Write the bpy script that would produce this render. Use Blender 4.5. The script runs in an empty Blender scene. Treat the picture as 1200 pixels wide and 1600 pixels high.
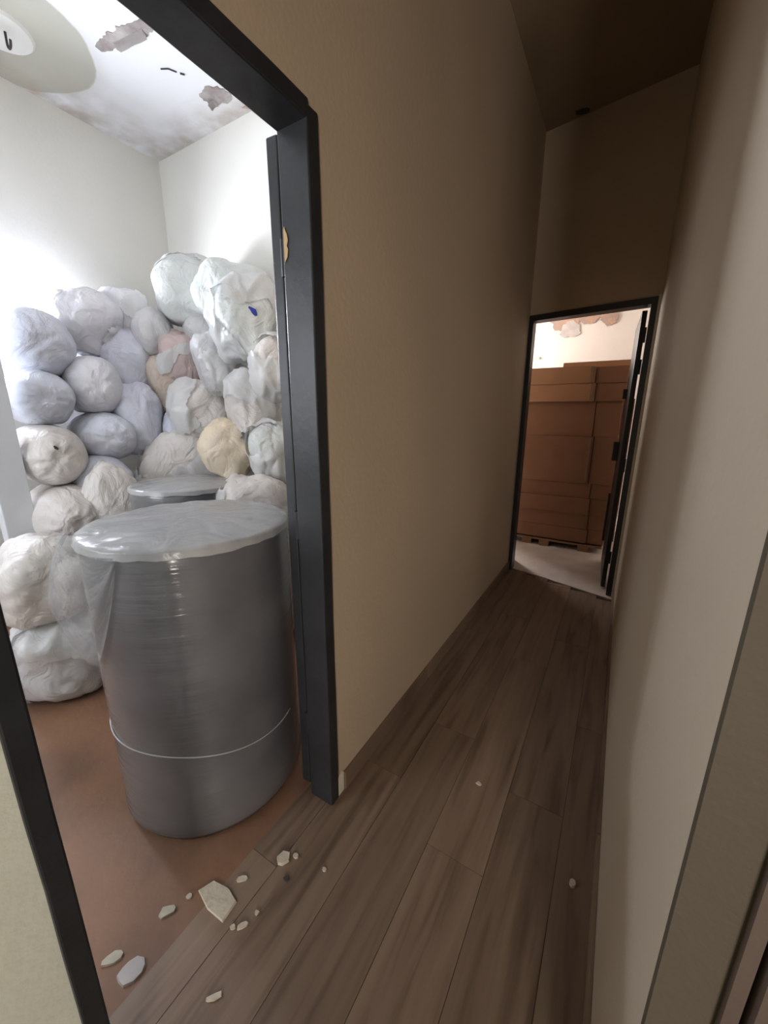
import bpy, bmesh, math, random
from mathutils import Vector, Matrix, noise
random.seed(7)
C = bpy.context.scene.collection
S = bpy.context.scene

# ------------------------------------------------------------------ camera
F_PX, YAW, PITCH, ROLL = 609.4, 0.537, -0.2489, 0.0044
cam = bpy.data.cameras.new('camera'); cam.sensor_fit = 'HORIZONTAL'; cam.sensor_width = 36
cam.lens = 36 * F_PX / 1200; cam.clip_start = 0.02
co = bpy.data.objects.new('camera', cam); C.objects.link(co)
fw = Vector((-math.sin(YAW)*math.cos(PITCH), math.cos(YAW)*math.cos(PITCH), math.sin(PITCH)))
r0 = Vector((math.cos(YAW), math.sin(YAW), 0)); u0 = r0.cross(fw)
rt = r0*math.cos(ROLL) + u0*math.sin(ROLL); up = -r0*math.sin(ROLL) + u0*math.cos(ROLL)
M = Matrix((rt, up, -fw)).transposed().to_4x4(); M.translation = (0.7388, 0, 1.3967)
co.matrix_world = M
S.camera = co

# ------------------------------------------------------------------ light, sky, exposure
S.view_settings.view_transform = 'Standard'; S.view_settings.look = 'None'
S.view_settings.gamma = 1; S.view_settings.use_curve_mapping = False
S.view_settings.exposure = 0.0
w = bpy.data.worlds.new('sky'); S.world = w; w.use_nodes = True
w.node_tree.nodes['Background'].inputs[0].default_value = (0.80, 0.86, 1.0, 1)
w.node_tree.nodes['Background'].inputs[1].default_value = 4.0

def area(name, loc, aim, sx, sy, power, col):
    l = bpy.data.lights.new(name, 'AREA'); l.shape = 'RECTANGLE'; l.size = sx; l.size_y = sy
    l.energy = power; l.color = col
    o = bpy.data.objects.new(name, l); C.objects.link(o); o.location = loc
    o.rotation_euler = Vector(aim).to_track_quat('-Z', 'Y').to_euler()
    return o
# daylight just outside each window opening
area('daylight_store_window', (-2.90, 0.92, 2.05), (1, 0, -0.12), 0.9, 0.42, 140, (0.84, 0.89, 1.0))
area('daylight_store_side_window', (-1.75, -1.32, 1.75), (0, 1, 0.0), 1.2, 1.1, 20, (0.93, 0.96, 1.0))
area('daylight_box_room_window', (-1.78, 5.55, 2.25), (1, 0, -0.1), 0.9, 0.8, 110, (1.0, 0.92, 0.86))
area('daylight_entry_window', (1.70, -2.36, 1.25), (-0.28, 1, -0.10), 0.7, 1.5, 88, (1.0, 0.90, 0.78))

# ------------------------------------------------------------------ materials
def mat(name, col, rough=0.6, bump=0.0, bscale=30, var=0.0, vscale=3, col2=None, metal=0, coat=0, stretch=None, spec=0.5, trans=0, sub=0):
    m = bpy.data.materials.new(name); m.use_nodes = True
    n = m.node_tree.nodes; L = m.node_tree.links; b = n['Principled BSDF']
    b.inputs['Base Color'].default_value = (*col, 1); b.inputs['Roughness'].default_value = rough
    b.inputs['Metallic'].default_value = metal; b.inputs['Specular IOR Level'].default_value = spec
    if coat: b.inputs['Coat Weight'].default_value = coat; b.inputs['Coat Roughness'].default_value = 0.12
    if trans: b.inputs['Transmission Weight'].default_value = trans
    tc = n.new('ShaderNodeTexCoord'); mp = n.new('ShaderNodeMapping'); L.new(tc.outputs['Object'], mp.inputs[0])
    if stretch: mp.inputs['Scale'].default_value = stretch
    if var or col2:
        t = n.new('ShaderNodeTexNoise'); t.inputs['Scale'].default_value = vscale; t.inputs['Detail'].default_value = 6
        L.new(mp.outputs[0], t.inputs['Vector'])
        r = n.new('ShaderNodeValToRGB'); r.color_ramp.elements[0].position = 0.35; r.color_ramp.elements[1].position = 0.68
        c2 = col2 if col2 else tuple(c*(1-var) for c in col)
        r.color_ramp.elements[0].color = (*c2, 1); r.color_ramp.elements[1].color = (*col, 1)
        L.new(t.outputs[0], r.inputs[0]); L.new(r.outputs[0], b.inputs['Base Color'])
    if bump:
        t = n.new('ShaderNodeTexNoise'); t.inputs['Scale'].default_value = bscale; t.inputs['Detail'].default_value = 5
        L.new(mp.outputs[0], t.inputs['Vector'])
        bu = n.new('ShaderNodeBump'); bu.inputs['Strength'].default_value = bump; bu.inputs['Distance'].default_value = 0.01
        L.new(t.outputs[0], bu.inputs['Height']); L.new(bu.outputs[0], b.inputs['Normal'])
    return m

M_BEIGE = mat('beige_wall_paint', (0.54, 0.425, 0.30), 0.75, 0.12, 60, 0.10, 1.6)
M_RIGHTW = mat('greyish_beige_wall_paint', (0.53, 0.45, 0.35), 0.75, 0.12, 60, 0.08, 1.6)
M_WHITEW = mat('white_wall_paint', (0.80, 0.79, 0.74), 0.8, 0.10, 50, 0.06, 1.2)
M_FARW = mat('cream_wall_paint', (0.80, 0.745, 0.69), 0.8, 0.10, 50, 0.05, 1.2)
M_ENTRY = mat('shade_darkened_wall', (0.085, 0.068, 0.045), 0.7, 0.15, 50, 0.12, 3)  # base colour darkened to carry the shade on the wall end facing the camera
M_NEARW = mat('pale_green_wall_paint', (0.80, 0.82, 0.70), 0.8, 0.15, 60, 0.08, 4)
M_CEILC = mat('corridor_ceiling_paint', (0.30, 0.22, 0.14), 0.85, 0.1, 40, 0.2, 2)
M_GREYM = mat('dark_grey_gloss_paint', (0.030, 0.033, 0.038), 0.38, 0.15, 25, 0.35, 6)
M_BARE = mat('bare_wood_chip', (0.62, 0.42, 0.22), 0.8, 0.4, 60, 0.25, 20)
M_TRIMW = mat('white_plaster_trim', (0.72, 0.66, 0.54), 0.8, 0.2, 60, 0.1, 6)
M_RED = mat('worn_red_brown_floor', (0.30, 0.155, 0.085), 0.6, 0.15, 30, 0, 2.5, (0.17, 0.09, 0.055))
M_STONE = mat('pale_stone_floor', (0.84, 0.77, 0.73), 0.5, 0.1, 30, 0, 5, (0.72, 0.65, 0.61))
M_DARKF = mat('sub_floor', (0.05, 0.04, 0.03), 0.9, 0.1)
M_CHIP = mat('plaster_chip', (0.62, 0.55, 0.44), 0.9, 0.4, 60, 0.15, 25)
M_PEEL = mat('exposed_damp_plaster', (0.46, 0.42, 0.40), 0.9, 0.5, 60, 0, 10, (0.24, 0.20, 0.19))
M_PEELP = mat('loose_paint_flake', (0.60, 0.55, 0.52), 0.8, 0.2, 60, 0.2, 10)
M_BRICKP = mat('exposed_pinkish_plaster', (0.52, 0.33, 0.24), 0.9, 0.4, 50, 0, 9, (0.38, 0.30, 0.26))
M_CARD = mat('brown_cardboard', (0.27, 0.13, 0.07), 0.75, 0.1, 50, 0.15, 3)
M_CARD2 = mat('light_brown_cardboard', (0.38, 0.20, 0.105), 0.75, 0.1, 50, 0.12, 3)
M_TAPE = mat('clear_packing_tape', (0.27, 0.17, 0.11), 0.18, 0.1, 80)
M_PALLET = mat('pallet_wood', (0.30, 0.17, 0.09), 0.8, 0.3, 40, 0.3, 5)
M_METAL = mat('dull_steel', (0.25, 0.24, 0.22), 0.4, 0.05, 40, metal=0.8)
M_BLUE = mat('blue_cloth', (0.03, 0.05, 0.35), 0.7, 0.2, 40)
M_HOLE = mat('dark_hole', (0.06, 0.05, 0.05), 0.9, 0.2, 40)
M_POST = mat('white_post_paint', (0.74, 0.76, 0.80), 0.6, 0.08, 30, 0.05, 3)
M_DOORB = mat('brown_door_paint', (0.10, 0.07, 0.055), 0.5, 0.15, 30, 0.2, 4)
M_SHUT = mat('window_frame_paint', (0.5, 0.5, 0.5), 0.5, 0.05)

def m_ceiling():
    """white ceiling paint with the old ring of unpainted, dusty plaster round the fan hook and damp along the wall"""
    m = bpy.data.materials.new('stained_white_ceiling'); m.use_nodes = True
    n = m.node_tree.nodes; L = m.node_tree.links; b = n['Principled BSDF']; b.inputs['Roughness'].default_value = 0.85
    tc = n.new('ShaderNodeTexCoord')
    nz = n.new('ShaderNodeTexNoise'); nz.inputs['Scale'].default_value = 2.2; nz.inputs['Detail'].default_value = 5
    L.new(tc.outputs['Object'], nz.inputs['Vector'])
    # distance from hook, warped by noise
    sub = n.new('ShaderNodeVectorMath'); sub.operation = 'SUBTRACT'; sub.inputs[1].default_value = (-2.36, 1.20, 3.35)
    L.new(tc.outputs['Object'], sub.inputs[0])
    ln = n.new('ShaderNodeVectorMath'); ln.operation = 'LENGTH'; L.new(sub.outputs[0], ln.inputs[0])
    ad = n.new('ShaderNodeMath'); ad.operation = 'MULTIPLY_ADD'; ad.inputs[1].default_value = 0.10; L.new(nz.outputs[0], ad.inputs[0]); L.new(ln.outputs['Value'], ad.inputs[2])
    r = n.new('ShaderNodeValToRGB'); e = r.color_ramp.elements
    e[0].position = 0.0; e[0].color = (0.47, 0.46, 0.37, 1); e[1].position = 0.475; e[1].color = (0.42, 0.41, 0.35, 1)
    x = e.new(0.485); x.color = (0.70, 0.70, 0.70, 1); x = e.new(0.56); x.color = (0.80, 0.80, 0.82, 1)
    L.new(ad.outputs[0], r.inputs[0])
    # damp along the far wall (x -> -2.75) and side wall (y -> 2.28)
    sp = n.new('ShaderNodeSeparateXYZ'); L.new(tc.outputs['Object'], sp.inputs[0])
    def ramp(src, a, b_):
        q = n.new('ShaderNodeMapRange'); q.inputs['From Min'].default_value = a; q.inputs['From Max'].default_value = b_
        L.new(src, q.inputs[0]); return q.outputs[0]
    mx = n.new('ShaderNodeMath'); mx.operation = 'MAXIMUM'
    L.new(ramp(sp.outputs[0], -2.30, -2.72), mx.inputs[0]); L.new(ramp(sp.outputs[1], 1.98, 2.28), mx.inputs[1])
    nz2 = n.new('ShaderNodeTexNoise'); nz2.inputs['Scale'].default_value = 6; nz2.inputs['Detail'].default_value = 7; L.new(tc.outputs['Object'], nz2.inputs['Vector'])
    r2 = n.new('ShaderNodeMapRange'); r2.inputs['From Min'].default_value = 0.30; r2.inputs['From Max'].default_value = 0.7; L.new(nz2.outputs[0], r2.inputs[0])
    mu = n.new('ShaderNodeMath'); mu.operation = 'MULTIPLY'; L.new(mx.outputs[0], mu.inputs[0]); L.new(r2.outputs[0], mu.inputs[1])
    mix = n.new('ShaderNodeMixRGB'); mix.inputs[2].default_value = (0.40, 0.34, 0.27, 1)
    L.new(mu.outputs[0], mix.inputs[0]); L.new(r.outputs[0], mix.inputs[1]); L.new(mix.outputs[0], b.inputs['Base Color'])
    return m
M_CEIL = m_ceiling()

def m_plank():
    """grey-brown wood-look plank tile; the grain runs along each plank, the tone differs per plank"""
    m = bpy.data.materials.new('wood_look_plank'); m.use_nodes = True
    n = m.node_tree.nodes; L = m.node_tree.links; b = n['Principled BSDF']; b.inputs['Roughness'].default_value = 0.5
    tc = n.new('ShaderNodeTexCoord'); oi = n.new('ShaderNodeObjectInfo')
    mp = n.new('ShaderNodeMapping'); mp.inputs['Scale'].default_value = (22, 1.6, 1)
    ofs = n.new('ShaderNodeVectorMath'); ofs.operation = 'MULTIPLY_ADD'; ofs.inputs[1].default_value = (1, 1, 1)
    cm = n.new('ShaderNodeCombineXYZ'); mm = n.new('ShaderNodeMath'); mm.operation = 'MULTIPLY'; mm.inputs[1].default_value = 37
    L.new(oi.outputs['Random'], mm.inputs[0]); L.new(mm.outputs[0], cm.inputs[1]); L.new(mm.outputs[0], cm.inputs[2])
    L.new(tc.outputs['Object'], ofs.inputs[0]); L.new(cm.outputs[0], ofs.inputs[2]); L.new(ofs.outputs[0], mp.inputs[0])
    t = n.new('ShaderNodeTexNoise'); t.inputs['Scale'].default_value = 1; t.inputs['Detail'].default_value = 8; t.inputs['Distortion'].default_value = 0.6
    L.new(mp.outputs[0], t.inputs['Vector'])
    r = n.new('ShaderNodeValToRGB'); e = r.color_ramp.elements
    e[0].position = 0.30; e[0].color = (0.12, 0.080, 0.052, 1); e[1].position = 0.72; e[1].color = (0.25, 0.182, 0.125, 1)
    x = e.new(0.47); x.color = (0.205, 0.138, 0.095, 1)
    L.new(t.outputs[0], r.inputs[0])
    hv = n.new('ShaderNodeHueSaturation'); mr = n.new('ShaderNodeMapRange'); mr.inputs['To Min'].default_value = 0.86; mr.inputs['To Max'].default_value = 1.10
    L.new(oi.outputs['Random'], mr.inputs[0]); L.new(mr.outputs[0], hv.inputs['Value']); L.new(r.outputs[0], hv.inputs['Color'])
    L.new(hv.outputs[0], b.inputs['Base Color'])
    bu = n.new('ShaderNodeBump'); bu.inputs['Strength'].default_value = 0.12; bu.inputs['Distance'].default_value = 0.004
    L.new(t.outputs[0], bu.inputs['Height']); L.new(bu.outputs[0], b.inputs['Normal'])
    return m
M_PLANK = m_plank()

def m_film(name, col, alpha, rough=0.22, bumps=0.5):
    """thin polythene: part see-through, part milky, glossy"""
    m = bpy.data.materials.new(name); m.use_nodes = True
    n = m.node_tree.nodes; L = m.node_tree.links; b = n['Principled BSDF']
    b.inputs['Base Color'].default_value = (*col, 1); b.inputs['Roughness'].default_value = rough; b.inputs['Alpha'].default_value = alpha
    tc = n.new('ShaderNodeTexCoord')
    t = n.new('ShaderNodeTexNoise'); t.inputs['Scale'].default_value = 9; t.inputs['Detail'].default_value = 5; t.inputs['Distortion'].default_value = 1.2
    L.new(tc.outputs['Object'], t.inputs['Vector'])
    bu = n.new('ShaderNodeBump'); bu.inputs['Strength'].default_value = bumps; bu.inputs['Distance'].default_value = 0.02
    L.new(t.outputs[0], bu.inputs['Height']); L.new(bu.outputs[0], b.inputs['Normal'])
    return m
M_FILM = m_film('clear_polythene', (0.62, 0.62, 0.64), 0.36)
M_CAP = m_film('milky_polythene', (0.50, 0.50, 0.50), 0.80, 0.2, 0.35)
M_FLAP = m_film('bag_plastic_flap', (0.80, 0.80, 0.80), 0.72, 0.3, 0.6)

def m_roll():
    """grey roll seen through tightly wound stretch film"""
    m = bpy.data.materials.new('grey_roll_under_stretch_film'); m.use_nodes = True
    n = m.node_tree.nodes; L = m.node_tree.links; b = n['Principled BSDF']
    b.inputs['Roughness'].default_value = 0.38; b.inputs['Coat Weight'].default_value = 0.9; b.inputs['Coat Roughness'].default_value = 0.10
    tc = n.new('ShaderNodeTexCoord'); mp = n.new('ShaderNodeMapping'); mp.inputs['Scale'].default_value = (1.2, 1.2, 34)
    L.new(tc.outputs['Object'], mp.inputs[0])
    t = n.new('ShaderNodeTexNoise'); t.inputs['Scale'].default_value = 1.4; t.inputs['Detail'].default_value = 5; L.new(mp.outputs[0], t.inputs['Vector'])
    t2 = n.new('ShaderNodeTexNoise'); t2.inputs['Scale'].default_value = 3.5; t2.inputs['Detail'].default_value = 4; L.new(tc.outputs['Object'], t2.inputs['Vector'])
    r = n.new('ShaderNodeValToRGB'); r.color_ramp.elements[0].color = (0.105, 0.105, 0.115, 1); r.color_ramp.elements[1].color = (0.17, 0.17, 0.18, 1)
    r.color_ramp.elements[0].position = 0.35; r.color_ramp.elements[1].position = 0.7
    L.new(t2.outputs[0], r.inputs[0]); L.new(r.outputs[0], b.inputs['Base Color'])
    bu = n.new('ShaderNodeBump'); bu.inputs['Strength'].default_value = 0.8; bu.inputs['Distance'].default_value = 0.006
    L.new(t.outputs[0], bu.inputs['Height']); L.new(bu.outputs[0], b.inputs['Coat Normal'])
    bu2 = n.new('ShaderNodeBump'); bu2.inputs['Strength'].default_value = 0.2; bu2.inputs['Distance'].default_value = 0.004
    L.new(t.outputs[0], bu2.inputs['Height']); L.new(bu2.outputs[0], b.inputs['Normal'])
    return m
M_ROLL = m_roll()

def m_bag(name, col, col2):
    m = bpy.data.materials.new(name); m.use_nodes = True
    n = m.node_tree.nodes; L = m.node_tree.links; b = n['Principled BSDF']
    b.inputs['Roughness'].default_value = 0.42; b.inputs['Subsurface Weight'].default_value = 0.0
    tc = n.new('ShaderNodeTexCoord'); oi = n.new('ShaderNodeObjectInfo')
    ofs = n.new('ShaderNodeVectorMath'); ofs.operation = 'ADD'; mm = n.new('ShaderNodeMath'); mm.operation = 'MULTIPLY'; mm.inputs[1].default_value = 19
    L.new(oi.outputs['Random'], mm.inputs[0]); L.new(tc.outputs['Object'], ofs.inputs[0]); L.new(mm.outputs[0], ofs.inputs[1])
    t = n.new('ShaderNodeTexNoise'); t.inputs['Scale'].default_value = 5; t.inputs['Detail'].default_value = 4; L.new(ofs.outputs[0], t.inputs['Vector'])
    r = n.new('ShaderNodeValToRGB'); r.color_ramp.elements[0].color = (*col2, 1); r.color_ramp.elements[1].color = (*col, 1)
    r.color_ramp.elements[0].position = 0.36; r.color_ramp.elements[1].position = 0.62
    L.new(t.outputs[0], r.inputs[0]); L.new(r.outputs[0], b.inputs['Base Color'])
    t3 = n.new('ShaderNodeTexNoise'); t3.inputs['Scale'].default_value = 7; t3.inputs['Detail'].default_value = 3; t3.inputs['Distortion'].default_value = 2.5
    L.new(ofs.outputs[0], t3.inputs['Vector'])
    bu = n.new('ShaderNodeBump'); bu.inputs['Strength'].default_value = 0.55; bu.inputs['Distance'].default_value = 0.03
    L.new(t3.outputs[0], bu.inputs['Height']); L.new(bu.outputs[0], b.inputs['Normal'])
    return m
BAGM = {
 'white': m_bag('white_polythene_bag', (0.80, 0.79, 0.83), (0.68, 0.67, 0.72)),
 'cool': m_bag('cool_white_polythene_bag', (0.72, 0.74, 0.82), (0.62, 0.63, 0.72)),
 'green': m_bag('greenish_white_polythene_bag', (0.74, 0.77, 0.75), (0.64, 0.67, 0.66)),
 'warm': m_bag('warm_white_polythene_bag', (0.76, 0.72, 0.69), (0.66, 0.61, 0.58)),
 'pink': m_bag('pinkish_bag', (0.60, 0.48, 0.46), (0.50, 0.39, 0.38)),
 'beige': m_bag('beige_bag', (0.66, 0.56, 0.48), (0.56, 0.46, 0.39)),
 'cream': m_bag('cream_yellow_bag', (0.82, 0.68, 0.48), (0.78, 0.68, 0.56)),
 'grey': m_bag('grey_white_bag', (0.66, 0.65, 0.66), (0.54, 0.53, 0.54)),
}

# ------------------------------------------------------------------ mesh helpers
def link(name, me, m, parent=None):
    o = bpy.data.objects.new(name, me); C.objects.link(o)
    if m: me.materials.append(m)
    if parent: o.parent = parent
    return o
def obj(name, bm, m, parent=None, smooth=False):
    bmesh.ops.recalc_face_normals(bm, faces=bm.faces)
    me = bpy.data.meshes.new(name); bm.to_mesh(me); bm.free()
    if smooth:
        for p in me.polygons: p.use_smooth = True
    return link(name, me, m, parent)
def box(bm, a, b, bev=0):
    g = bmesh.ops.create_cube(bm, size=1)
    for v in g['verts']:
        v.co = Vector([a[i] + (b[i]-a[i])*(v.co[i]+0.5) for i in range(3)])
    if bev:
        es = list({e for v in g['verts'] for e in v.link_edges})
        bmesh.ops.bevel(bm, geom=es, offset=bev, segments=2, affect='EDGES', profile=0.5)
def boxes(name, lst, m, parent=None, bev=0):
    bm = bmesh.new()
    for a, b in lst: box(bm, a, b, bev)
    return obj(name, bm, m, parent)
def struct(o, label=None):
    o['kind'] = 'structure'
    if label: o['label'] = label
    return o
def tag(o, label, cat, group=None):
    o['label'] = label; o['category'] = cat
    if group: o['group'] = group
    return o
def empty(name, loc, rz=0):
    o = bpy.data.objects.new(name, None); C.objects.link(o); o.location = loc; o.rotation_euler = (0, 0, rz); o.empty_display_size = 0.1
    return o
def prism(pts, z0, z1, flip=False):
    bm = bmesh.new()
    a = [bm.verts.new((x, y, z0)) for x, y in pts]; b = [bm.verts.new((x, y, z1)) for x, y in pts]
    bm.faces.new(a[::-1]); bm.faces.new(b)
    for i in range(len(pts)): bm.faces.new((a[i], a[(i+1) % len(pts)], b[(i+1) % len(pts)], b[i]))
    return bm
def tube(bm, pts, r, seg=8):
    rings = []
    for i, p in enumerate(pts):
        p = Vector(p); d = (Vector(pts[min(i+1, len(pts)-1)]) - Vector(pts[max(i-1, 0)])).normalized()
        a = d.orthogonal().normalized() if i == 0 else (rings[-1][1] - d*rings[-1][1].dot(d)).normalized()
        b = d.cross(a); rr = r[i] if isinstance(r, (list, tuple)) else r
        rings.append(([bm.verts.new(p + rr*(a*math.cos(2*math.pi*k/seg) + b*math.sin(2*math.pi*k/seg))) for k in range(seg)], a))
    for (u, _), (v, _) in zip(rings, rings[1:]):
        for k in range(seg): bm.faces.new((u[k], u[(k+1) % seg], v[(k+1) % seg], v[k]))
    bm.faces.new(rings[0][0][::-1]); bm.faces.new(rings[-1][0])
def sheet(grid, thick=0.002):
    """grid of 3-D points -> sheet with real thickness"""
    bm = bmesh.new(); V = [[bm.verts.new(p) for p in row] for row in grid]
    for i in range(len(V)-1):
        for j in range(len(V[0])-1): bm.faces.new((V[i][j], V[i][j+1], V[i+1][j+1], V[i+1][j]))
    return bm
def blob2(cx, cy, rx, ry, rz, n, jag, seed):
    rnd = random.Random(seed); out = []
    for k in range(n):
        t = 2*math.pi*k/n; q = 1 + jag*(rnd.random()*2-1)
        x, y = rx*q*math.cos(t), ry*q*math.sin(t)
        out.append((cx + x*math.cos(rz) - y*math.sin(rz), cy + x*math.sin(rz) + y*math.cos(rz)))
    return out

# ------------------------------------------------------------------ the setting
H = 3.35                         # ceilings
Y1, Y2, W, YS = 0.122, 0.907, 0.852, 0.423
WT = 0.085                       # wall depth at the store doorway
RX, RY0, RY = -2.75, -1.2, 2.28  # store room
def yb(x): return 3.49 - 0.15*x/W
# corridor left wall, with the store doorway; plaster of two colours: separate meshes
bm = bmesh.new()
box(bm, (-WT, Y2, 0), (0, 3.75, H)); box(bm, (-WT, Y1, 2.10), (0, Y2, H))
struct(obj('wall_left', bm, M_BEIGE), 'beige wall on the left side of the corridor')
struct(boxes('wall_left_near', [((-WT, -2.2, 0), (0, Y1, H))], M_NEARW), 'pale wall beside the near jamb of the store doorway')
struct(boxes('wall_right', [((W, YS, 0), (W+0.12, 3.75, H))], M_RIGHTW), 'beige wall on the right side of the corridor')
# return of the right wall facing the camera, then the side doorway in it
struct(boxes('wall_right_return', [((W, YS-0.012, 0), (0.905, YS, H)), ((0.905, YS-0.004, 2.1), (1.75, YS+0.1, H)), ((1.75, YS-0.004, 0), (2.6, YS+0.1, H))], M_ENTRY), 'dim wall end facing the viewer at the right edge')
struct(boxes('trim_1', [((0.905, YS-0.022, 0), (0.917, YS, 2.115)), ((0.922, YS-0.032, 0), (0.945, YS+0.02, 2.14))], M_DOORB), 'ribbed brown door casing at the right edge')
struct(boxes('door_3', [((0.945, YS+0.02, 0.01), (1.75, YS+0.06, 2.1))], M_DOORB), 'closed brown door at the right edge')
# wall at the corridor's end, above its doorway
bm = bmesh.new(); y0, y1 = yb(-0.0), yb(W)
pts = [(0, y0), (W, y1), (W, y1+0.13), (0, y0+0.13)]
a = [bm.verts.new((x, y, 2.145)) for x, y in pts]; b = [bm.verts.new((x, y, H)) for x, y in pts]
bm.faces.new(a[::-1]); bm.faces.new(b)
for i in range(4): bm.faces.new((a[i], a[(i+1) % 4], b[(i+1) % 4], b[i]))
struct(obj('wall_back', bm, M_BEIGE), 'beige wall above the far doorway')
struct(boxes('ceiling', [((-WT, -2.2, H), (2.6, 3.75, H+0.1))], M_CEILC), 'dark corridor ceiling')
struct(boxes('ceiling_store', [((RX-0.12, RY0-0.12, H), (-WT, RY+0.12, H+0.1))], M_CEIL), 'stained white ceiling of the store room')
# store room walls with window openings
def wall_x(name, x0, x1, ya, yb_, wy0, wy1, wz0, wz1, m, label, h=H):
    return struct(boxes(name, [((x0, ya, 0), (x1, wy0, h)), ((x0, wy1, 0), (x1, yb_, h)), ((x0, wy0, 0), (x1, wy1, wz0)), ((x0, wy0, wz1), (x1, wy1, h))], m), label)
def wall_y(name, y0, y1, xa, xb, wx0, wx1, wz0, wz1, m, label, h=H):
    return struct(boxes(name, [((xa, y0, 0), (wx0, y1, h)), ((wx1, y0, 0), (xb, y1, h)), ((wx0, y0, 0), (wx1, y1, wz0)), ((wx0, y0, wz1), (wx1, y1, h))], m), label)
wall_x('wall_store_far', RX-0.12, RX, RY0-0.12, RY+0.12, 0.48, 1.36, 1.85, 2.25, M_WHITEW, 'white far wall of the store room with the window')
struct(boxes('wall_store_side', [((RX, RY, 0), (-WT, RY+0.12, H))], M_WHITEW), 'white side wall behind the bags')
wall_y('wall_store_near', RY0-0.12, RY0, RX, -WT, -2.35, -1.15, 1.2, 2.3, M_WHITEW, 'white near wall of the store room')
# far room
wall_x('wall_box_room_left', -1.7, -1.6, 3.6, 6.3, 5.1, 6.0, 1.85, 2.65, M_FARW, 'cream side wall of the box room')
struct(boxes('wall_box_room_back', [((-1.6, 6.2, 0), (2.0, 6.3, 3.2))], M_FARW), 'cream wall behind the cardboard boxes')
struct(boxes('wall_box_room_right', [((1.9, 3.6, 0), (2.0, 6.2, 3.2))], M_FARW), 'cream right wall of the box room')
struct(boxes('wall_box_room_front', [((-1.7, 3.6, 0), (-WT, 3.75, 3.2)), ((W+0.12, 3.6, 0), (2.0, 3.75, 3.2))], M_FARW), 'cream wall beside the far doorway')
struct(boxes('ceiling_box_room', [((-1.7, 3.75, 3.2), (2.0, 6.3, 3.3))], M_FARW), 'ceiling of the box room')
# entry space behind the camera
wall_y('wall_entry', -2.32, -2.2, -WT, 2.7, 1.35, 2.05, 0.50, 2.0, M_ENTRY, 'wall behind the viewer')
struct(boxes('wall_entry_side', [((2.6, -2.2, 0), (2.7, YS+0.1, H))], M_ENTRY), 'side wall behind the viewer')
# windows
def window(name, c, axis, w_, h_, label):
    o = empty(name, c); struct(o, label); L = []
    def bx(u0, u1, z0, z1, t=0.025):
        return ((-t, u0, z0), (t, u1, z1)) if axis == 'x' else ((u0, -t, z0), (u1, t, z1))
    for nm, q in (('window_frame', bx(-w_/2, w_/2, -h_/2, -h_/2+0.04)), ('window_frame', bx(-w_/2, w_/2, h_/2-0.04, h_/2)), ('window_frame', bx(-w_/2, -w_/2+0.04, -h_/2+0.04, h_/2-0.04)), ('window_frame', bx(w_/2-0.04, w_/2, -h_/2+0.04, h_/2-0.04)), ('mullion', bx(-0.02, 0.02, -h_/2+0.04, h_/2-0.04, 0.018))):
        boxes(nm, [q], M_SHUT, o)
window('window_1', (RX-0.08, 0.92, 2.05), 'x', 0.88, 0.40, 'bright window above the bags at the left edge')
window('window_2', (-1.75, RY0-0.08, 1.75), 'y', 1.2, 1.1, 'window in the near wall of the store room')
window('window_3', (-1.66, 5.55, 2.25), 'x', 0.9, 0.8, 'window of the box room')
window('window_4', (1.70, -2.26, 1.25), 'y', 0.7, 1.5, 'window behind the viewer')

# floors
struct(boxes('floor_store', [((RX-0.12, RY0-0.12, -0.1), (-0.125, RY+0.12, 0))], M_RED), 'worn red-brown floor of the store room')
bm = prism([(-1.7, 3.6), (-WT, 3.6), (-WT, 3.575), (W, 3.275), (W, 3.6), (2.0, 3.6), (2.0, 6.3), (-1.7, 6.3)], -0.1, 0.004)
struct(obj('floor_box_room', bm, M_STONE), 'pale stone floor of the box room')
fl = boxes('floor', [((-0.125, -2.2, -0.1), (2.6, 3.6, -0.006))], M_DARKF); struct(fl, 'corridor floor laid with wood-look planks')
PW, PL = 0.19, 1.2; x_edges = [-0.125] + [-0.02 + PW*k for k in range(14)]
col_off = [0.62, 1.10, 1.43, 0.93, 1.26, 0.55, 1.15, 0.3, 0.8, 0.1, 0.6, 0.9, 0.4, 0.7]
cache = {}
for k in range(len(x_edges)-1):
    xa, xb = x_edges[k], min(x_edges[k+1], 2.6)
    y = col_off[k] - PL*4
    while y < 3.6:
        a_, b_ = max(y, -2.2), min(y+PL, 3.6 if xa > W+0.1 else 3.57 - 0.30*max(0, xb)/W)
        if xa > W+0.1: b_ = min(b_, YS)
        if xa < -0.1 : pass
        if b_ - a_ > 0.03 and xb-xa > 0.02:
            key = (round(xb-xa, 3), round(b_-a_, 3))
            if key not in cache:
                bmp = bmesh.new(); box(bmp, (0, 0, -0.006), (xb-xa-0.0016, b_-a_-0.0016, 0.0), 0)
                for v in bmp.verts:
                    if v.co.z > -0.001: pass
                me = bpy.data.meshes.new('plank'); bmesh.ops.recalc_face_normals(bmp, faces=bmp.faces); bmp.to_mesh(me); bmp.free(); me.materials.append(M_PLANK); cache[key] = me
            p = bpy.data.objects.new('plank', cache[key]); C.objects.link(p); p.parent = fl
            p.location = (xa, a_, random.uniform(0, 0.0012))
        y += PL
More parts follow.
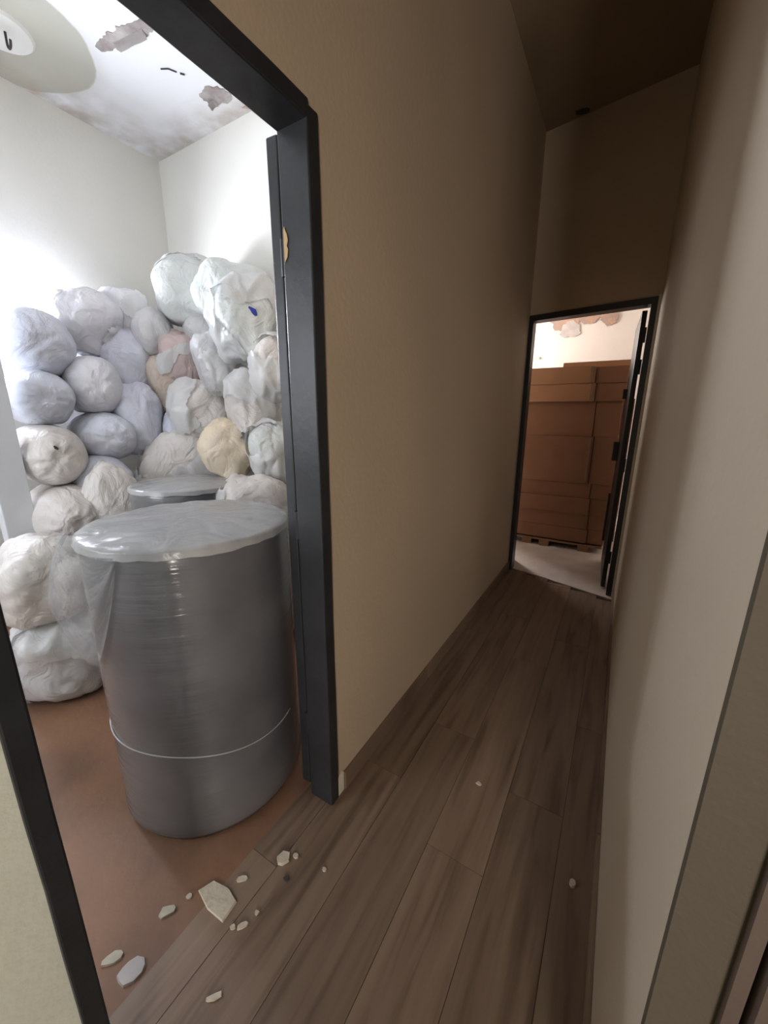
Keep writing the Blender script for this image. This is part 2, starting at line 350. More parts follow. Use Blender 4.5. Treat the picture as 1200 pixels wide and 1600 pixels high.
# skirting of the same planks along the left and right walls
def skirt(name, x0, x1, ya, yb_, label):
    o = struct(empty(name, (0, 0, 0)), label); y = ya; k = 0
    while y < yb_ - 0.01:
        e = min(y + (0.75 if k == 0 else 1.2), yb_)
        boxes('skirting_tile', [((x0, y, 0), (x1, e-0.003, 0.078))], M_PLANK, o, 0.0015); y = e; k += 1
skirt('baseboard_left', 0, 0.012, Y2+0.04, 3.48, 'low brown plank skirting along the left corridor wall')
skirt('baseboard_right', W-0.010, W, YS+0.02, 3.30, 'low brown plank skirting along the right corridor wall')

# doorway to the store: dark frame + open leaf
o = struct(empty('trim_2', (0, 0, 0)), 'dark grey frame of the store doorway')
def rough_box(name, a, b, m, parent, amp=0.0015, cuts=14):
    bm = bmesh.new(); box(bm, a, b, 0.004)
    d = max(range(3), key=lambda i: b[i]-a[i])
    for k in range(1, cuts):
        pc = Vector([0, 0, 0]); pc[d] = a[d] + (b[d]-a[d])*k/cuts; no = Vector([0, 0, 0]); no[d] = 1
        bmesh.ops.bisect_plane(bm, geom=bm.verts[:]+bm.edges[:]+bm.faces[:], plane_co=pc, plane_no=no)
    for v in bm.verts: v.co += amp*noise.noise_vector(v.co*9)
    return obj(name, bm, m, parent)
FW = 0.042
rough_box('frame_jamb', (-WT-0.006, Y2-FW, 0.0), (0.008, Y2+0.002, 2.10), M_GREYM, o)
rough_box('frame_jamb', (-WT-0.006, Y1-0.002, 0.0), (0.008, Y1+0.035, 2.10), M_GREYM, o)
rough_box('frame_head', (-WT-0.006, Y1+0.03, 2.07), (0.008, Y2-FW+0.01, 2.112), M_GREYM, o)
j = obj('bare_patch', prism([(0, 0.0), (0.010, 0.012), (0.013, 0.03), (0.009, 0.038), (0.014, 0.05), (0.011, 0.065), (0.007, 0.072), (0.003, 0.083), (0, 0.075)], 0, 0.0015), M_BARE, o)
j['label'] = 'bare wood where the paint has chipped off'
j.rotation_euler = (math.pi/2, 0, 0); j.location = (-0.083, Y2-FW-0.0012, 1.78)
# plaster reveal end beside the frame
d1 = struct(empty('door_1', (-0.105, Y2-0.02, 0)), 'dark grey door leaf standing open inside the store room')
d1.rotation_euler = (0, 0, math.radians(3))
rough_box('door_leaf', (-0.045, 0.0, 0.015), (-0.008, 0.76, 2.085), M_GREYM, d1)
for z in (0.3, 1.05, 1.8):
    bm = bmesh.new(); tube(bm, [(-0.002, -0.004, z-0.045), (-0.002, -0.004, z+0.045)], 0.007); obj('hinge', bm, M_GREYM, d1)
boxes('bolt', [((-0.058, 0.60, 1.0), (-0.045, 0.72, 1.03))], M_METAL, d1)

# far doorway: frame + open leaf
o = struct(empty('trim_3', (0, 0, 0)), 'dark narrow frame of the far doorway')
def fbox(name, x0, x1, z0, z1, m, dy0=-0.01, dy1=0.10, parent=o):
    bm = bmesh.new(); pts = [(x0, yb(x0)+dy0), (x1, yb(x1)+dy0), (x1, yb(x1)+dy1), (x0, yb(x0)+dy1)]
    a = [bm.verts.new((x, y, z0)) for x, y in pts]; b = [bm.verts.new((x, y, z1)) for x, y in pts]
    bm.faces.new(a[::-1]); bm.faces.new(b)
    for i in range(4): bm.faces.new((a[i], a[(i+1) % 4], b[(i+1) % 4], b[i]))
    return obj(name, bm, m, parent)
fbox('frame_jamb', 0.0, 0.034, 0.004, 2.145, M_GREYM); fbox('frame_jamb', 0.800, 0.836, 0.004, 2.145, M_GREYM)
fbox('frame_head', 0.034, 0.800, 2.102, 2.145, M_GREYM)
t = fbox('trim_4', 0.836, W, 0.004, 2.150, M_TRIMW, -0.022, 0.10, None); struct(t, 'pale plaster strip beside the far door frame')
d2 = struct(empty('door_2', (0.79, yb(0.8)+0.11, 0)), 'dark door leaf standing open at the right of the far doorway')
d2.rotation_euler = (0, 0, math.radians(2.0))
boxes('door_leaf', [((-0.034, 0.0, 0.02), (-0.002, 0.72, 2.09))], M_GREYM, d2, 0.003)
for z in (0.28, 1.02, 1.93, 1.72):
    boxes('hinge', [((-0.006, -0.012, z-0.05), (0.008, 0.004, z+0.05))], M_GREYM, d2)
boxes('lock_box', [((-0.075, 0.50, 1.00), (-0.034, 0.64, 1.16))], M_GREYM, d2, 0.004)
boxes('lock_box', [((-0.062, 0.52, 1.52), (-0.034, 0.62, 1.60))], M_GREYM, d2, 0.004)
bm = bmesh.new(); tube(bm, [(-0.05, 0.57, 0.25), (-0.05, 0.57, 0.70)], 0.009); obj('bolt', bm, M_GREYM, d2)

# plastered stub at the foot of the wall beside the store frame
tag_ = struct(boxes('trim_5', [((-0.004, Y2+0.002, 0.0), (0.006, Y2+0.037, 0.085))], M_TRIMW, bev=0.002), 'small bare plaster stub at the foot of the wall beside the frame')

# ------------------------------------------------------------------ store room ceiling details
t = struct(empty('trim_6', (-2.36, 1.20, H)), 'white round ceiling rose with a dark hook, in a grey ring of old dust')
bm = bmesh.new(); bmesh.ops.create_cone(bm, cap_ends=True, segments=48, radius1=0.142, radius2=0.155, depth=0.012)
for v in bm.verts:
    v.co.z -= 0.006; v.co.xy *= 1 + 0.05*noise.noise(Vector((v.co.x*7, v.co.y*7, 1)))
o = obj('ceiling_rose', bm, M_WHITEW, t)
bm = bmesh.new(); pts = [(0, 0, 0), (0, 0, -0.05)] + [(0.022-0.022*math.cos(a), 0, -0.05-0.03*math.sin(a)*1.0 - 0.0) for a in [math.pi*k/8 for k in range(1, 9)]]
tube(bm, pts, 0.006); o = obj('hook', bm, M_HOLE, t); o.location = (0.03, 0.02, -0.01); o['label'] = 'dark iron hook'

def patch(name, outlines, z0, m, label, parent):
    bm = prism(outlines, z0-0.004, z0+0.0005); o = obj(name, bm, m, parent); o['label'] = label; return o
cz = bpy.data.objects['ceiling_store']
def strip_patch(p0, p1, wid, seed, n=14):
    rnd = random.Random(seed); p0, p1 = Vector(p0), Vector(p1); d = (p1-p0); nn = Vector((-d.y, d.x)).normalized()
    A = [p0 + d*k/n + nn*wid*(0.35+0.65*math.sin(math.pi*(k+0.5)/(n+1)))*(0.7+0.5*rnd.random()) for k in range(n+1)]
    B = [p0 + d*k/n - nn*wid*(0.35+0.65*math.sin(math.pi*(k+0.5)/(n+1)))*(0.7+0.5*rnd.random()) for k in range(n+1)]
    return [tuple(v) for v in A] + [tuple(v) for v in B[::-1]]
patch('peeled_patch', strip_patch((-2.03, 1.53), (-1.60, 1.60), 0.050, 3, 26), H, M_PEEL, 'long peeled patch of grey plaster', cz)
patch('peeled_patch', blob2(-1.76, 2.07, 0.10, 0.07, 0.3, 26, 0.16, 5), H, M_PEEL, 'small ragged peeled patch', cz)
patch('peeled_patch', blob2(-1.62, 2.25, 0.06, 0.025, 0.3, 12, 0.3, 8), H, M_BRICKP, 'small reddish peeled patch near the wall', cz)
def flake(parent, c, lx, ly, rz, lift, seed, m=M_PEELP):
    rnd = random.Random(seed); g = []
    for i in range(5):
        row = []
        for j in range(4):
            u, v = i/4-0.5, j/3-0.5
            row.append((u*lx*(1+0.25*rnd.random()), v*ly*(1+0.3*rnd.random()), -lift*(v+0.5)**2 - 0.002*rnd.random()))
        g.append(row)
    bm = sheet(g); bmesh.ops.solidify(bm, geom=bm.faces[:], thickness=0.0015)
    o = obj('hanging_flake', bm, m, parent); o.location = c; o.rotation_euler = (0, 0, rz); return o
flake(cz, (-1.82, 1.585, H-0.005), 0.20, 0.035, 0.15, 0.012, 1)
flake(cz, (-1.82, 2.10, H-0.005), 0.05, 0.04, 2.0, 0.025, 6)
bm = bmesh.new(); tube(bm, [(-1.86, 1.78, H-0.002), (-1.82, 1.80, H-0.003), (-1.80, 1.84, H-0.002)], 0.004, 6); tube(bm, [(-1.79, 1.855, H-0.003), (-1.775, 1.875, H-0.003)], 0.005, 6)
obj('crack', bm, M_HOLE, cz)
# hook hole in the corridor where ceiling meets the end wall
o = obj('fan_hook_hole', prism(blob2(0.24, 3.40, 0.045, 0.028, 0.2, 12, 0.2, 12), H-0.006, H+0.001), M_HOLE, bpy.data.objects['ceiling'])
# peeled plaster in the box room, high on its back wall
bw = bpy.data.objects['wall_box_room_back']
def wall_patch(cx, cz_, rx, rz_, seed, m, lab):
    bm = prism(blob2(0, 0, rx, rz_, 0.0, 26, 0.18, seed), 0, 0.005); o = obj('peeled_patch', bm, m, bw)
    o.rotation_euler = (math.pi/2, 0, 0); o.location = (cx, 6.2 - 0.0013*seed, cz_); o['label'] = lab
wall_patch(-0.10, 2.66, 0.20, 0.17, 3, M_BRICKP, 'peeled reddish patch'); wall_patch(-0.03, 2.50, 0.13, 0.10, 4, M_PEELP, 'peeled grey patch')
wall_patch(0.18, 2.64, 0.13, 0.09, 6, M_BRICKP, 'peeled reddish patch in the middle'); wall_patch(0.42, 2.60, 0.10, 0.09, 9, M_BRICKP, 'peeled reddish patch on the right')
wall_patch(-0.42, 2.16, 0.03, 0.02, 10, M_PEELP, 'tiny peeled spot')

# ------------------------------------------------------------------ big wrapped rolls
def big_roll(name, c, R, h, label, seed, full=True):
    o = empty(name, c); tag(o, label, 'roll', None)
    bm = bmesh.new(); seg, nz = 96, 40; rings = []
    for i in range(nz+1):
        z = h*i/nz; row = []
        for k in range(seg):
            t = 2*math.pi*k/seg; q = R*(1 + 0.006*noise.noise(Vector((math.cos(t)*2, math.sin(t)*2, z*3+seed))) + 0.003*noise.noise(Vector((math.cos(t)*3, math.sin(t)*3, z*25+seed))))
            e = min(z, h-z); q -= 0.012*max(0, 1-e/0.02)**2
            row.append(bm.verts.new((q*math.cos(t), q*math.sin(t), z)))
        rings.append(row)
    for u, v in zip(rings, rings[1:]):
        for k in range(seg): bm.faces.new((u[k], u[(k+1) % seg], v[(k+1) % seg], v[k]))
    bm.faces.new(rings[0][::-1]); bm.faces.new(rings[-1])
    obj('roll_body', bm, M_ROLL, o, True)
    # loose polythene sheet over the top: domed, wrinkled, rim turned down
    bm = bmesh.new(); rings = []; nr = 26; rim = 0.022
    for i in range(nr+1):
        s = i/nr; row = []
        for k in range(seg):
            t = 2*math.pi*k/seg
            wr = noise.noise(Vector((math.cos(t)*6+seed, math.sin(t)*6, s*1.2)))
            if s < 0.8:
                rr = R*1.012*s/0.8; z = h + 0.006 + 0.022*(1-(s/0.8)**2) + 0.005*s*wr + 0.004*noise.noise(Vector((rr*math.cos(t)*9, rr*math.sin(t)*9, seed)))
            else:
                f = (s-0.8)/0.2; rr = R*1.012 + 0.006*f + 0.003*f*wr; z = h + 0.004 - rim*f*(1+0.25*wr) + 0.004*wr*(1-f)
            row.append(bm.verts.new((rr*math.cos(t), rr*math.sin(t), z)))
        rings.append(row)
    for u, v in zip(rings, rings[1:]):
        for k in range(seg): bm.faces.new((u[k], u[(k+1) % seg], v[(k+1) % seg], v[k]))
    bmesh.ops.remove_doubles(bm, verts=rings[0], dist=0.002)
    cp = obj('plastic_cover', bm, M_CAP, o, True); cp['label'] = 'milky plastic sheet stretched over the top'
    return o
r1 = big_roll('wrapped_roll', (-0.515, 0.785, 0), 0.325, 1.025, 'big grey roll wrapped in shiny film, just inside the store doorway', 1)
# edge line of the stretch film, a low helix round the lower third
bm = bmesh.new(); pts = []
for k in range(60):
    t = math.radians(-170 + 190*k/59); z = 0.345 - 0.035*math.sin((t+math.radians(65))) - 0.012*math.cos(3*t)
    pts.append((0.3265*math.cos(t), 0.3265*math.sin(t), z))
tube(bm, pts, 0.0024, 6); o = obj('film_edge', bm, M_CAP, r1, True); o['label'] = 'pale rolled edge of the stretch film'
# loose film hanging from the rim down the left side, pulled toward the bags
g = []
for i in range(26):
    s = i/25; row = []
    for j in range(22):
        u = j/21
        t = math.radians(-140 + 72*u)
        pull = 0.006 + 0.135*(1-u)**1.3*math.sin(math.pi*min(1, 0.12+s*0.80))
        rr = 0.327 + pull + 0.010*noise.noise(Vector((u*4, s*5, 2)))*(0.2+s)
        z = 1.012 - s*(0.34 + 0.10*(1-u))*(1 - max(0, (u-0.62)/0.38)**1.6*0.93) - 0.012*math.sin(u*7)*s*(1-u)
        row.append((rr*math.cos(t), rr*math.sin(t), z))
    g.append(row)
bm = sheet(g); bmesh.ops.solidify(bm, geom=bm.faces[:], thickness=0.001)
o = obj('loose_film', bm, M_FILM, r1, True); o['label'] = 'loose clear film billowing off the left side'
r2 = big_roll('wrapped_roll', (-1.37, 1.33, 0), 0.29, 1.0, 'second big wrapped roll, behind the one in the doorway', 5)

# ------------------------------------------------------------------ bags
camxy = Vector((0.7388, 0))
def make_bag(name, c, a, cc, style, mk, label, seed, depth=None, power=2.4, knot=None, hole=None, group=None, tilt=0, wrap=None):
    """a = half width across the view, cc = half height; 'round' = drum-like bag lying end-on with the plastic
    gathered to the middle of its end, 'sack' = lumpy filled bag, 'point' = bag drawn to a corner"""
    d = (camxy - Vector(c[:2])); rz = math.atan2(d.y, d.x)
    if style == 'round': rz = rz*0.6          # drums lie square to the wall behind
    a *= 1.07; cc *= 1.0 if cc > 0.3 else 1.06; root = empty(name, c, rz); tag(root, label, 'bag', group)
    b = depth if depth else max(a, cc)*0.95
    bm = bmesh.new(); bmesh.ops.create_icosphere(bm, subdivisions=5, radius=1)
    rnd = random.Random(seed); ph = rnd.random()*6.28; npl = rnd.choice((9, 11, 13)); sv = Vector((seed*3.1, seed*1.7, 0))
    for v in bm.verts:
        n = v.co.normalized(); x, y, z = n
        if style == 'round':
            yz = math.hypot(y, z); p = 2.8; q = (abs(x)**p + yz**p)**(-1/p); co_ = n*q
            ang = math.atan2(z, y); front = max(0, x)**2
            gather = math.sin(ang*npl + ph + 2*noise.noise(n*2+sv))*0.009*front*min(1, yz*3)
            dim = -0.05*math.exp(-(yz/0.16)**2)*front
            lump = 0.055*noise.noise(n*1.3+sv) + 0.02*noise.noise(n*3.5+sv)
            rid = 0.012*(1-abs(noise.noise(n*6+sv)))
            co_ *= 1 + lump + rid + gather*0.6
            co_.x += dim + gather
        else:
            p = power; q = (abs(x)**p + abs(y)**p + abs(z)**p)**(-1/p); co_ = n*q*1.0
            nn = Vector((n.x*2.2, n.y*2.2, n.z*1.1))
            lump = 0.16*noise.noise(n*1.3+sv) + 0.035*noise.noise(n*3.0+sv)
            rid = -0.030*max(0, 1-5*abs(noise.noise(nn*1.0+sv*2))) - 0.012*max(0, 1-4*abs(noise.noise(n*3.5+sv)))
            co_ *= 1 + lump + rid
            if knot:
                k = Vector(knot).normalized(); g_ = max(0, n.dot(k)); 
                ax = math.atan2(n.cross(k).z, n.cross(k).y)
                co_ += k*0.42*g_**14; co_ *= 1 + 0.04*math.sin(ax*9+ph)*g_**3
        if cc > 0.3 and co_.z < 0: pass
        v.co = Vector((co_.x*b, co_.y*a, co_.z*cc))
    # settle on what is below: flatten the underside a little
    for v in bm.verts:
        if v.co.z < -0.88*cc: v.co.z = -0.88*cc + (v.co.z+0.88*cc)*0.25
    body = obj('bag_body', bm, BAGM[mk], root, True)
    if tilt: body.rotation_euler = (tilt, 0, 0)
    if knot and style != 'round':
        k = Vector(knot).normalized(); tip = Vector((k.x*b, k.y*a, k.z*cc))*1.22; 
        bm = bmesh.new(); rings = []; s0 = min(a, cc)
        side = k.orthogonal().normalized(); s2 = k.cross(side)
        for i, (dd, rr) in enumerate(((-0.30, 0.10), (-0.1, 0.13), (0.0, 0.09), (0.12, 0.13), (0.30, 0.26), (0.42, 0.30))):
            row = []
            for q in range(24):
                t = 2*math.pi*q/24; r_ = s0*rr*(1+0.22*math.sin(t*6+i))
                row.append(bm.verts.new(tip + k*s0*dd + (side*math.cos(t) + s2*math.sin(t))*r_*0.8))
            rings.append(row)
        for u, w2 in zip(rings, rings[1:]):
            for q in range(24): bm.faces.new((u[q], u[(q+1) % 24], w2[(q+1) % 24], w2[q]))
        obj('tied_neck', bm, BAGM[mk], root, True)
    if wrap:
        # loose polythene over part of the bag: a ragged, creased shell standing off the body
        bm = bmesh.new(); bm.from_mesh(body.data); bm.normal_update(); s2_ = Vector((seed*5.3, 1.1, seed*2.7))
        dead = [v for v in bm.verts if noise.noise(v.co*4.5 + s2_) < wrap or v.co.x < -0.2*b]
        bmesh.ops.delete(bm, geom=dead, context='VERTS')
        left = set(bm.verts); big = set()
        while left:
            st = [left.pop()]; isl = set(st)
            while st:
                q = st.pop()
                for e in q.link_edges:
                    w2 = e.other_vert(q)
                    if w2 in left: left.discard(w2); isl.add(w2); st.append(w2)
            if len(isl) > len(big): big = isl
        bmesh.ops.delete(bm, geom=[v for v in bm.verts if v not in big], context='VERTS')
        for v in bm.verts:
            cr = 1-abs(noise.noise(Vector((v.co.x*7, v.co.y*9, v.co.z*5)) + s2_))*2.2
            v.co += v.normal*(0.008 + 0.022*max(0, cr)**3 + 0.006*noise.noise(v.co*14+s2_))
        if len(bm.faces) > 20: obj('loose_plastic', bm, M_FLAP, root, True)
        else: bm.free()
    if hole:
        hy, hz, hs, hm, lab = hole
        # find the surface point there
        best = max((v.co for v in body.data.vertices if abs(v.co.y-hy) < 0.02 and abs(v.co.z-hz) < 0.02), key=lambda q: q.x, default=None)
        if best is not None:
            bm = prism(blob2(0, 0, hs, hs*0.62, 0.6, 12, 0.25, seed), -0.002, 0.0025)
            h_ = obj('torn_hole', bm, hm, root); h_.rotation_euler = (0, math.pi/2, 0); h_.location = best + Vector((0.001, 0, 0)); h_['label'] = lab
    return root
SG = 'stuffed polythene bags stacked in the store room'
BL = [
 # key, centre, half width, half height, style, colour, label, extras
 ('1', (-2.35, 1.075, 1.776), .175, .182, 'round', 'cool', 'bluish white drum-shaped bag glowing at the left edge, just under the window', dict(depth=.30)),
 ('2', (-2.42, 1.409, 1.960), .200, .200, 'sack', 'white', 'white stuffed bag topmost beside the window, sagging over to the right', dict(wrap=0.02, depth=.22, tilt=-0.25)),
 ('3', (-2.30, 1.022, 1.470), .160, .155, 'round', 'cool', 'white drum-shaped bag at left, second below the window in its column', dict(depth=.30)),
 ('4', (-2.30, 1.319, 1.557), .152, .175, 'round', 'white', 'round white bag in the second column, level with the drum two below the window', dict(depth=.30)),
 ('5', (-2.32, 1.604, 1.720), .165, .215, 'sack', 'cool', 'pale blue-white slumped bag right of the upper drums, hazy and smooth', dict(depth=.22)),
 ('6', (-2.20, 0.989, 1.150), .158, .168, 'round', 'warm', 'off-white drum-shaped bag with a tiny hole, third below the window', dict(depth=.34, hole=(0.0, 0.06, 0.012, M_HOLE, 'tiny dark hole'))),
 ('7', (-2.25, 1.321, 1.240), .165, .150, 'round', 'cool', 'bluish round bag in the second column, third from its top', dict(depth=.32)),
 ('8', (-2.15, 1.518, 1.340), .135, .240, 'sack', 'cool', 'tall bluish bag leaning right, between the drum columns and the beige bag', dict(depth=.20, power=2.8)),
 ('9', (-2.15, 1.215, 0.960), .150, .165, 'round', 'cool', 'bluish round bag with a small hole, lowest visible of the second column', dict(depth=.34, hole=(0.03, 0.03, 0.014, M_HOLE, 'small dark hole'))),
 ('10', (-2.10, 0.984, 0.800), .172, .178, 'round', 'warm', 'off-white drum bag lowest of the left column, above the crumpled front bag', dict(depth=.36)),
 ('11', (-2.42, 1.673, 2.040), .175, .190, 'sack', 'white', 'white bag with a sunlit left edge, resting below the top row', dict(wrap=0.02, depth=.18)),
 ('12', (-1.99, 1.970, 2.200), .262, .215, 'sack', 'green', 'large greenish white crumpled bag crowning the heap in the middle', dict(wrap=-0.05, depth=.24, knot=(0.75, 0.35, -0.65))),
 ('13', (-1.60, 1.970, 2.150), .235, .190, 'sack', 'green', 'broad smooth greenish white bag at the top, right of the crumpled one', dict(depth=.18)),
 ('14', (-1.318, 1.80, 1.935), .185, .235, 'sack', 'green', 'greenish white bag with a blue tear, high beside the open door', dict(wrap=-0.05, depth=.20, knot=(0.7, 0.2, -0.75), hole=(0.055, 0.02, 0.030, M_BLUE, 'blue cloth showing through the tear'))),
 ('15', (-2.20, 1.732, 1.920), .125, .155, 'sack', 'grey', 'small grey rounded bag tucked under the crumpled top bag', dict(depth=.18)),
 ('28', (-1.93, 2.000, 1.955), .180, .130, 'sack', 'grey', 'grey shaded bag squeezed between the crumpled top bag and the pink one', dict(depth=.18)),
 ('16', (-2.06, 1.850, 1.750), .168, .195, 'sack', 'pink', 'pinkish bag with a pale plastic fold, in the middle of the heap', dict(wrap=0.02, depth=.18)),
 ('17', (-2.14, 1.740, 1.579), .100, .205, 'sack', 'beige', 'narrow upright beige bag beside the pink bag', dict(depth=.13, power=3.2, tilt=0.18)),
 ('18', (-1.64, 1.820, 1.700), .135, .205, 'sack', 'grey', 'silvery grey creased bag below the broad smooth top bag', dict(wrap=0.02, depth=.18, tilt=0.3, power=3.0)),
 ('19', (-1.81, 1.800, 1.410), .205, .200, 'sack', 'warm', 'plump off-white bag directly under the pink one', dict(wrap=0.02, depth=.22)),
 ('20', (-1.277, 1.77, 1.450), .160, .185, 'sack', 'warm', 'off-white bag with a pointed fold, beside the door edge at mid height', dict(wrap=0.02, depth=.20, knot=(0.75, -0.15, -0.6))),
 ('21', (-1.10, 1.78, 1.640), .110, .170, 'sack', 'warm', 'cream-white bag half hidden behind the open door', dict(wrap=0.02, depth=.18)),
 ('22', (-1.98, 1.750, 1.235), .140, .180, 'sack', 'cool', 'small bluish white bag below the plump off-white one', dict(depth=.18)),
 ('23', (-1.328, 1.60, 1.173), .165, .165, 'sack', 'cream', 'cream-yellow bag pulled to a point, above the rolls', dict(depth=.17, power=2.2, tilt=-0.35, knot=(0.5, 0.35, -0.85))),
 ('24', (-1.08, 1.70, 1.160), .120, .175, 'sack', 'green', 'crumpled white bag at the door edge, right of the cream-yellow one', dict(wrap=-0.05, depth=.18)),
 ('25', (-1.02, 1.52, 0.540), .200, .535, 'sack', 'warm', 'wide off-white sack standing between the second roll and the open door', dict(wrap=0.02, depth=.20, power=3.4)),
 ('26', (-1.86, 1.610, 0.610), .265, .620, 'sack', 'warm', 'tall loose white sack standing right behind the second roll', dict(wrap=-0.05, depth=.12, power=3.4)),
 ('27', (-1.83, 1.130, 0.545), .150, .580, 'sack', 'warm', 'slim tall white sack standing left of the second roll', dict(wrap=-0.05, depth=.13, power=3.0)),
 ('31', (-1.58, 0.66, 0.605), .165, .200, 'sack', 'warm', 'crumpled off-white bag in front at left, lying on the floor bag', dict(wrap=-0.05, depth=.22, power=2.6, knot=(0.35, 0.9, 0.1))),
 ('32', (-1.60, 0.71, 0.208), .225, .212, 'sack', 'grey', 'squat greyish bag on the red-brown floor beside the big roll', dict(wrap=0.02, depth=.24, power=2.8)),
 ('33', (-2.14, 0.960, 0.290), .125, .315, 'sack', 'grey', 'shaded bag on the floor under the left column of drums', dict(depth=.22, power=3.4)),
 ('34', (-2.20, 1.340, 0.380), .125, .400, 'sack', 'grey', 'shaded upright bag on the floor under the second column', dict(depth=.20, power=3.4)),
]
for key, c, a, cc, st, mk, lab, ex in BL:
    make_bag('stuffed_bag', c, a, cc, st, mk, lab, int(key), group=SG, **ex)

# narrow white post at the left edge, in front of the drum column
o = boxes('post', [((-2.03, 0.665, 0), (-1.95, 0.795, 1.95))], M_POST, bev=0.004)
tag(o, 'narrow white painted post at the left edge beside the bags', 'post')

# ------------------------------------------------------------------ cardboard boxes on a pallet
YB = 4.35
def carton(x0, x1, y0, y1, z0, z1, label, m=M_CARD, tape=None, rz=0):
    o = empty('cardboard_box', ((x0+x1)/2, (y0+y1)/2, z0), rz); tag(o, label, 'box', 'cardboard boxes piled in the far room')
    hx, hy, h = (x1-x0)/2, (y1-y0)/2, z1-z0-0.003
    bm = bmesh.new(); box(bm, (-hx, -hy, 0), (hx, hy, h), 0)
    bmesh.ops.subdivide_edges(bm, edges=bm.edges[:], cuts=4, use_grid_fill=True)
    for v in bm.verts:
        e = noise.noise(Vector((v.co.x*3+x0*9, v.co.y*3, v.co.z*4+z0*7))); v.co.y += 0.006*e if v.co.y < 0 else 0; v.co.z += 0.003*e if v.co.z > h-0.01 else 0
    obj('carton', bm, m, o)
    boxes('flap', [((-hx+0.004, -hy+0.004, h), (hx-0.004, -0.004, h+0.002))], m, o)
    boxes('flap', [((-hx+0.004, 0.004, h), (hx-0.004, hy-0.004, h+0.002))], m, o)
    if tape is not None:
        tw = 0.012
        t = boxes('packing_tape', [((tape-tw, -hy-0.009, h*0.05), (tape+tw, -hy-0.0065, h*0.97))], M_TAPE, o); t['label'] = 'glossy vertical strip of tape'
    return o
lv = [0.10, 0.245, 0.40, 0.568, 0.716, 1.181, 1.513, 1.678, 1.835]
nm = ['lowest', 'second from the bottom', 'third from the bottom', 'fourth from the bottom', 'fifth from the bottom, a tall one', 'sixth from the bottom', 'second from the top', 'topmost']
xs = [0.575, 0.565, 0.56, 0.55, 0.52, 0.50, 0.48, 0.465]
for i in range(8):
    xm = xs[i]; jog = (0.0, 0.006, -0.01, 0.008, 0.0, 0.012, -0.02, -0.025)[i]
    carton(-0.42, xm-0.003, YB+jog, YB+jog+0.52, lv[i], lv[i+1], 'wide cardboard box, %s of the left column' % nm[i], M_CARD if i < 6 else M_CARD2, tape=(xm+0.42)/2-0.03 if i in (1, 4, 6, 7) else None)
    carton(xm+0.003, 0.725-0.01*(i in (2, 5)), YB+jog*0.6+0.01, YB+jog*0.6+0.50, lv[i], lv[i+1]-(0.012 if i == 7 else 0), 'narrow cardboard box, %s of the right column' % nm[i], M_CARD)
carton(0.10, 0.80, 4.90, 5.35, 1.55, 1.935, 'paler cardboard box standing higher behind the front columns', M_CARD2)
carton(0.05, 0.82, 4.90, 5.38, 1.05, 1.55, 'cardboard box hidden behind, under the paler one', M_CARD)
carton(0.05, 0.82, 4.90, 5.38, 0.55, 1.05, 'cardboard box behind the front columns, third from the top', M_CARD)
carton(0.05, 0.82, 4.90, 5.38, 0.004, 0.55, 'cardboard box on the stone floor behind the pallet', M_CARD)
p = empty('pallet', (0.15, YB+0.25, 0.004)); tag(p, 'low wooden pallet under the columns of cardboard boxes', 'pallet')
for x in (-0.52, -0.16, 0.02, 0.40): boxes('block', [((x-0.05, -0.25, 0), (x+0.05, 0.25, 0.06))], M_PALLET, p, 0.002)
for k in range(5): boxes('slat', [((-0.57, -0.25+k*0.105, 0.06), (0.57, -0.17+k*0.105, 0.080))], M_PALLET, p)
p.children[0]  # blocks first, then slats
for ch in p.children: pass

# ------------------------------------------------------------------ plaster chips on the floor
def chip(pts, z, th, label, group=None, m=M_CHIP):
    cx = sum(q[0] for q in pts)/len(pts); cy = sum(q[1] for q in pts)/len(pts)
    bm = prism([(x-cx, y-cy) for x, y in pts], 0, th)
    for v in bm.verts:
        if v.co.z > 0: v.co.z += 0.0015*noise.noise(v.co*60); v.co.xy *= 0.94
    o = obj('plaster_chip', bm, m); o.location = (cx, cy, z); tag(o, label, 'plaster chip', group); return o
chip([(-0.175, 0.452), (-0.157, 0.492), (-0.10, 0.503), (-0.052, 0.493), (-0.046, 0.440), (-0.11, 0.437)], 0.0012, 0.006, 'largest flat plaster flake, on the plank edge in the store doorway')
chip([(-0.035, 0.635), (-0.03, 0.660), (-0.008, 0.668), (0.004, 0.650), (-0.006, 0.630), (-0.02, 0.625)], 0.0012, 0.012, 'bright chunky plaster crumb on the planks near the far jamb')
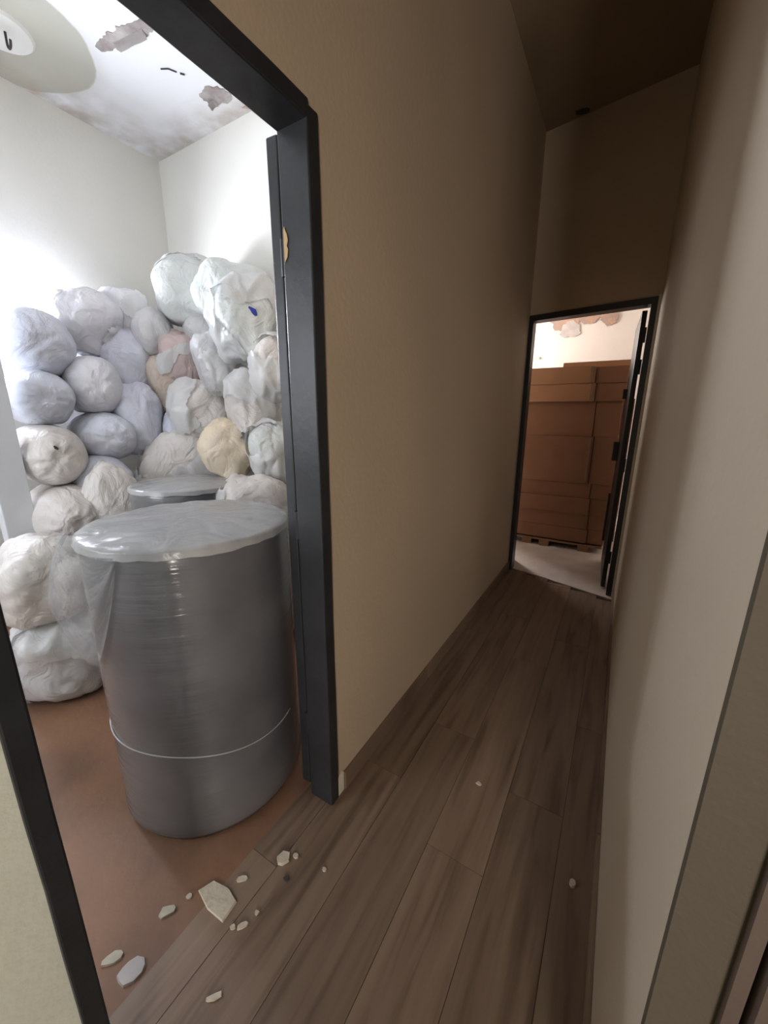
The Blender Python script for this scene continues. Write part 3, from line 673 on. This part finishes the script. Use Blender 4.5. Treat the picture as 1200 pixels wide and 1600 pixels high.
chip(blob2(0.012, 0.672, 0.010, 0.008, 0, 7, 0.2, 3), 0.0012, 0.007, 'small crumb touching the bright chunky one')
chip(blob2(-0.085, 0.540, 0.016, 0.008, 0.7, 8, 0.2, 5), 0.0012, 0.005, 'oblong crumb between the largest flake and the bright chunk')
chip(blob2(0.006, 0.462, 0.016, 0.007, 0.9, 8, 0.25, 6), 0.0012, 0.006, 'bright sliver just right of the largest flake')
chip(blob2(-0.013, 0.448, 0.009, 0.007, 0.2, 7, 0.2, 7), 0.0012, 0.005, 'small crumb left of the bright sliver')
chip(blob2(0.018, 0.505, 0.007, 0.006, 0, 7, 0.2, 8), 0.0012, 0.004, 'tiny crumb above the bright sliver')
chip(blob2(-0.205, 0.375, 0.024, 0.014, 0.9, 9, 0.2, 9), 0, 0.006, 'pale oval crumb on the red-brown floor left of the largest flake')
chip(blob2(-0.185, 0.430, 0.009, 0.007, 0.4, 7, 0.2, 10), 0, 0.005, 'tiny pale crumb on the red-brown floor near the plank edge')
chip(blob2(-0.230, 0.242, 0.026, 0.013, 1.0, 9, 0.22, 11), 0, 0.006, 'pale crumb at the foot of the near jamb, on the red-brown floor')
chip(blob2(-0.165, 0.255, 0.034, 0.026, 0.9, 10, 0.2, 12), 0, 0.006, 'greyish flake at the foot of the near jamb, by the plank edge', None, M_PEELP)
chip(blob2(0.115, 0.690, 0.008, 0.006, 0, 7, 0.2, 13), 0.0012, 0.004, 'tiny crumb on the planks right of the bright chunk')
chip(blob2(0.06, 0.335, 0.022, 0.006, 0.9, 8, 0.25, 14), 0.0012, 0.004, 'thin sliver on the planks nearest the viewer')
chip(blob2(0.44, 1.23, 0.010, 0.008, 0, 7, 0.2, 15), 0.0012, 0.004, 'lone crumb out in the corridor planks')
chip(blob2(0.79, 1.05, 0.010, 0.012, 0, 7, 0.2, 16), 0.0012, 0.01, 'crumb against the right skirting')
chip(blob2(0.03, 0.61, 0.009, 0.007, 0, 7, 0.2, 17), 0.0012, 0.005, 'dark crumb below the bright chunk', None, M_HOLE)
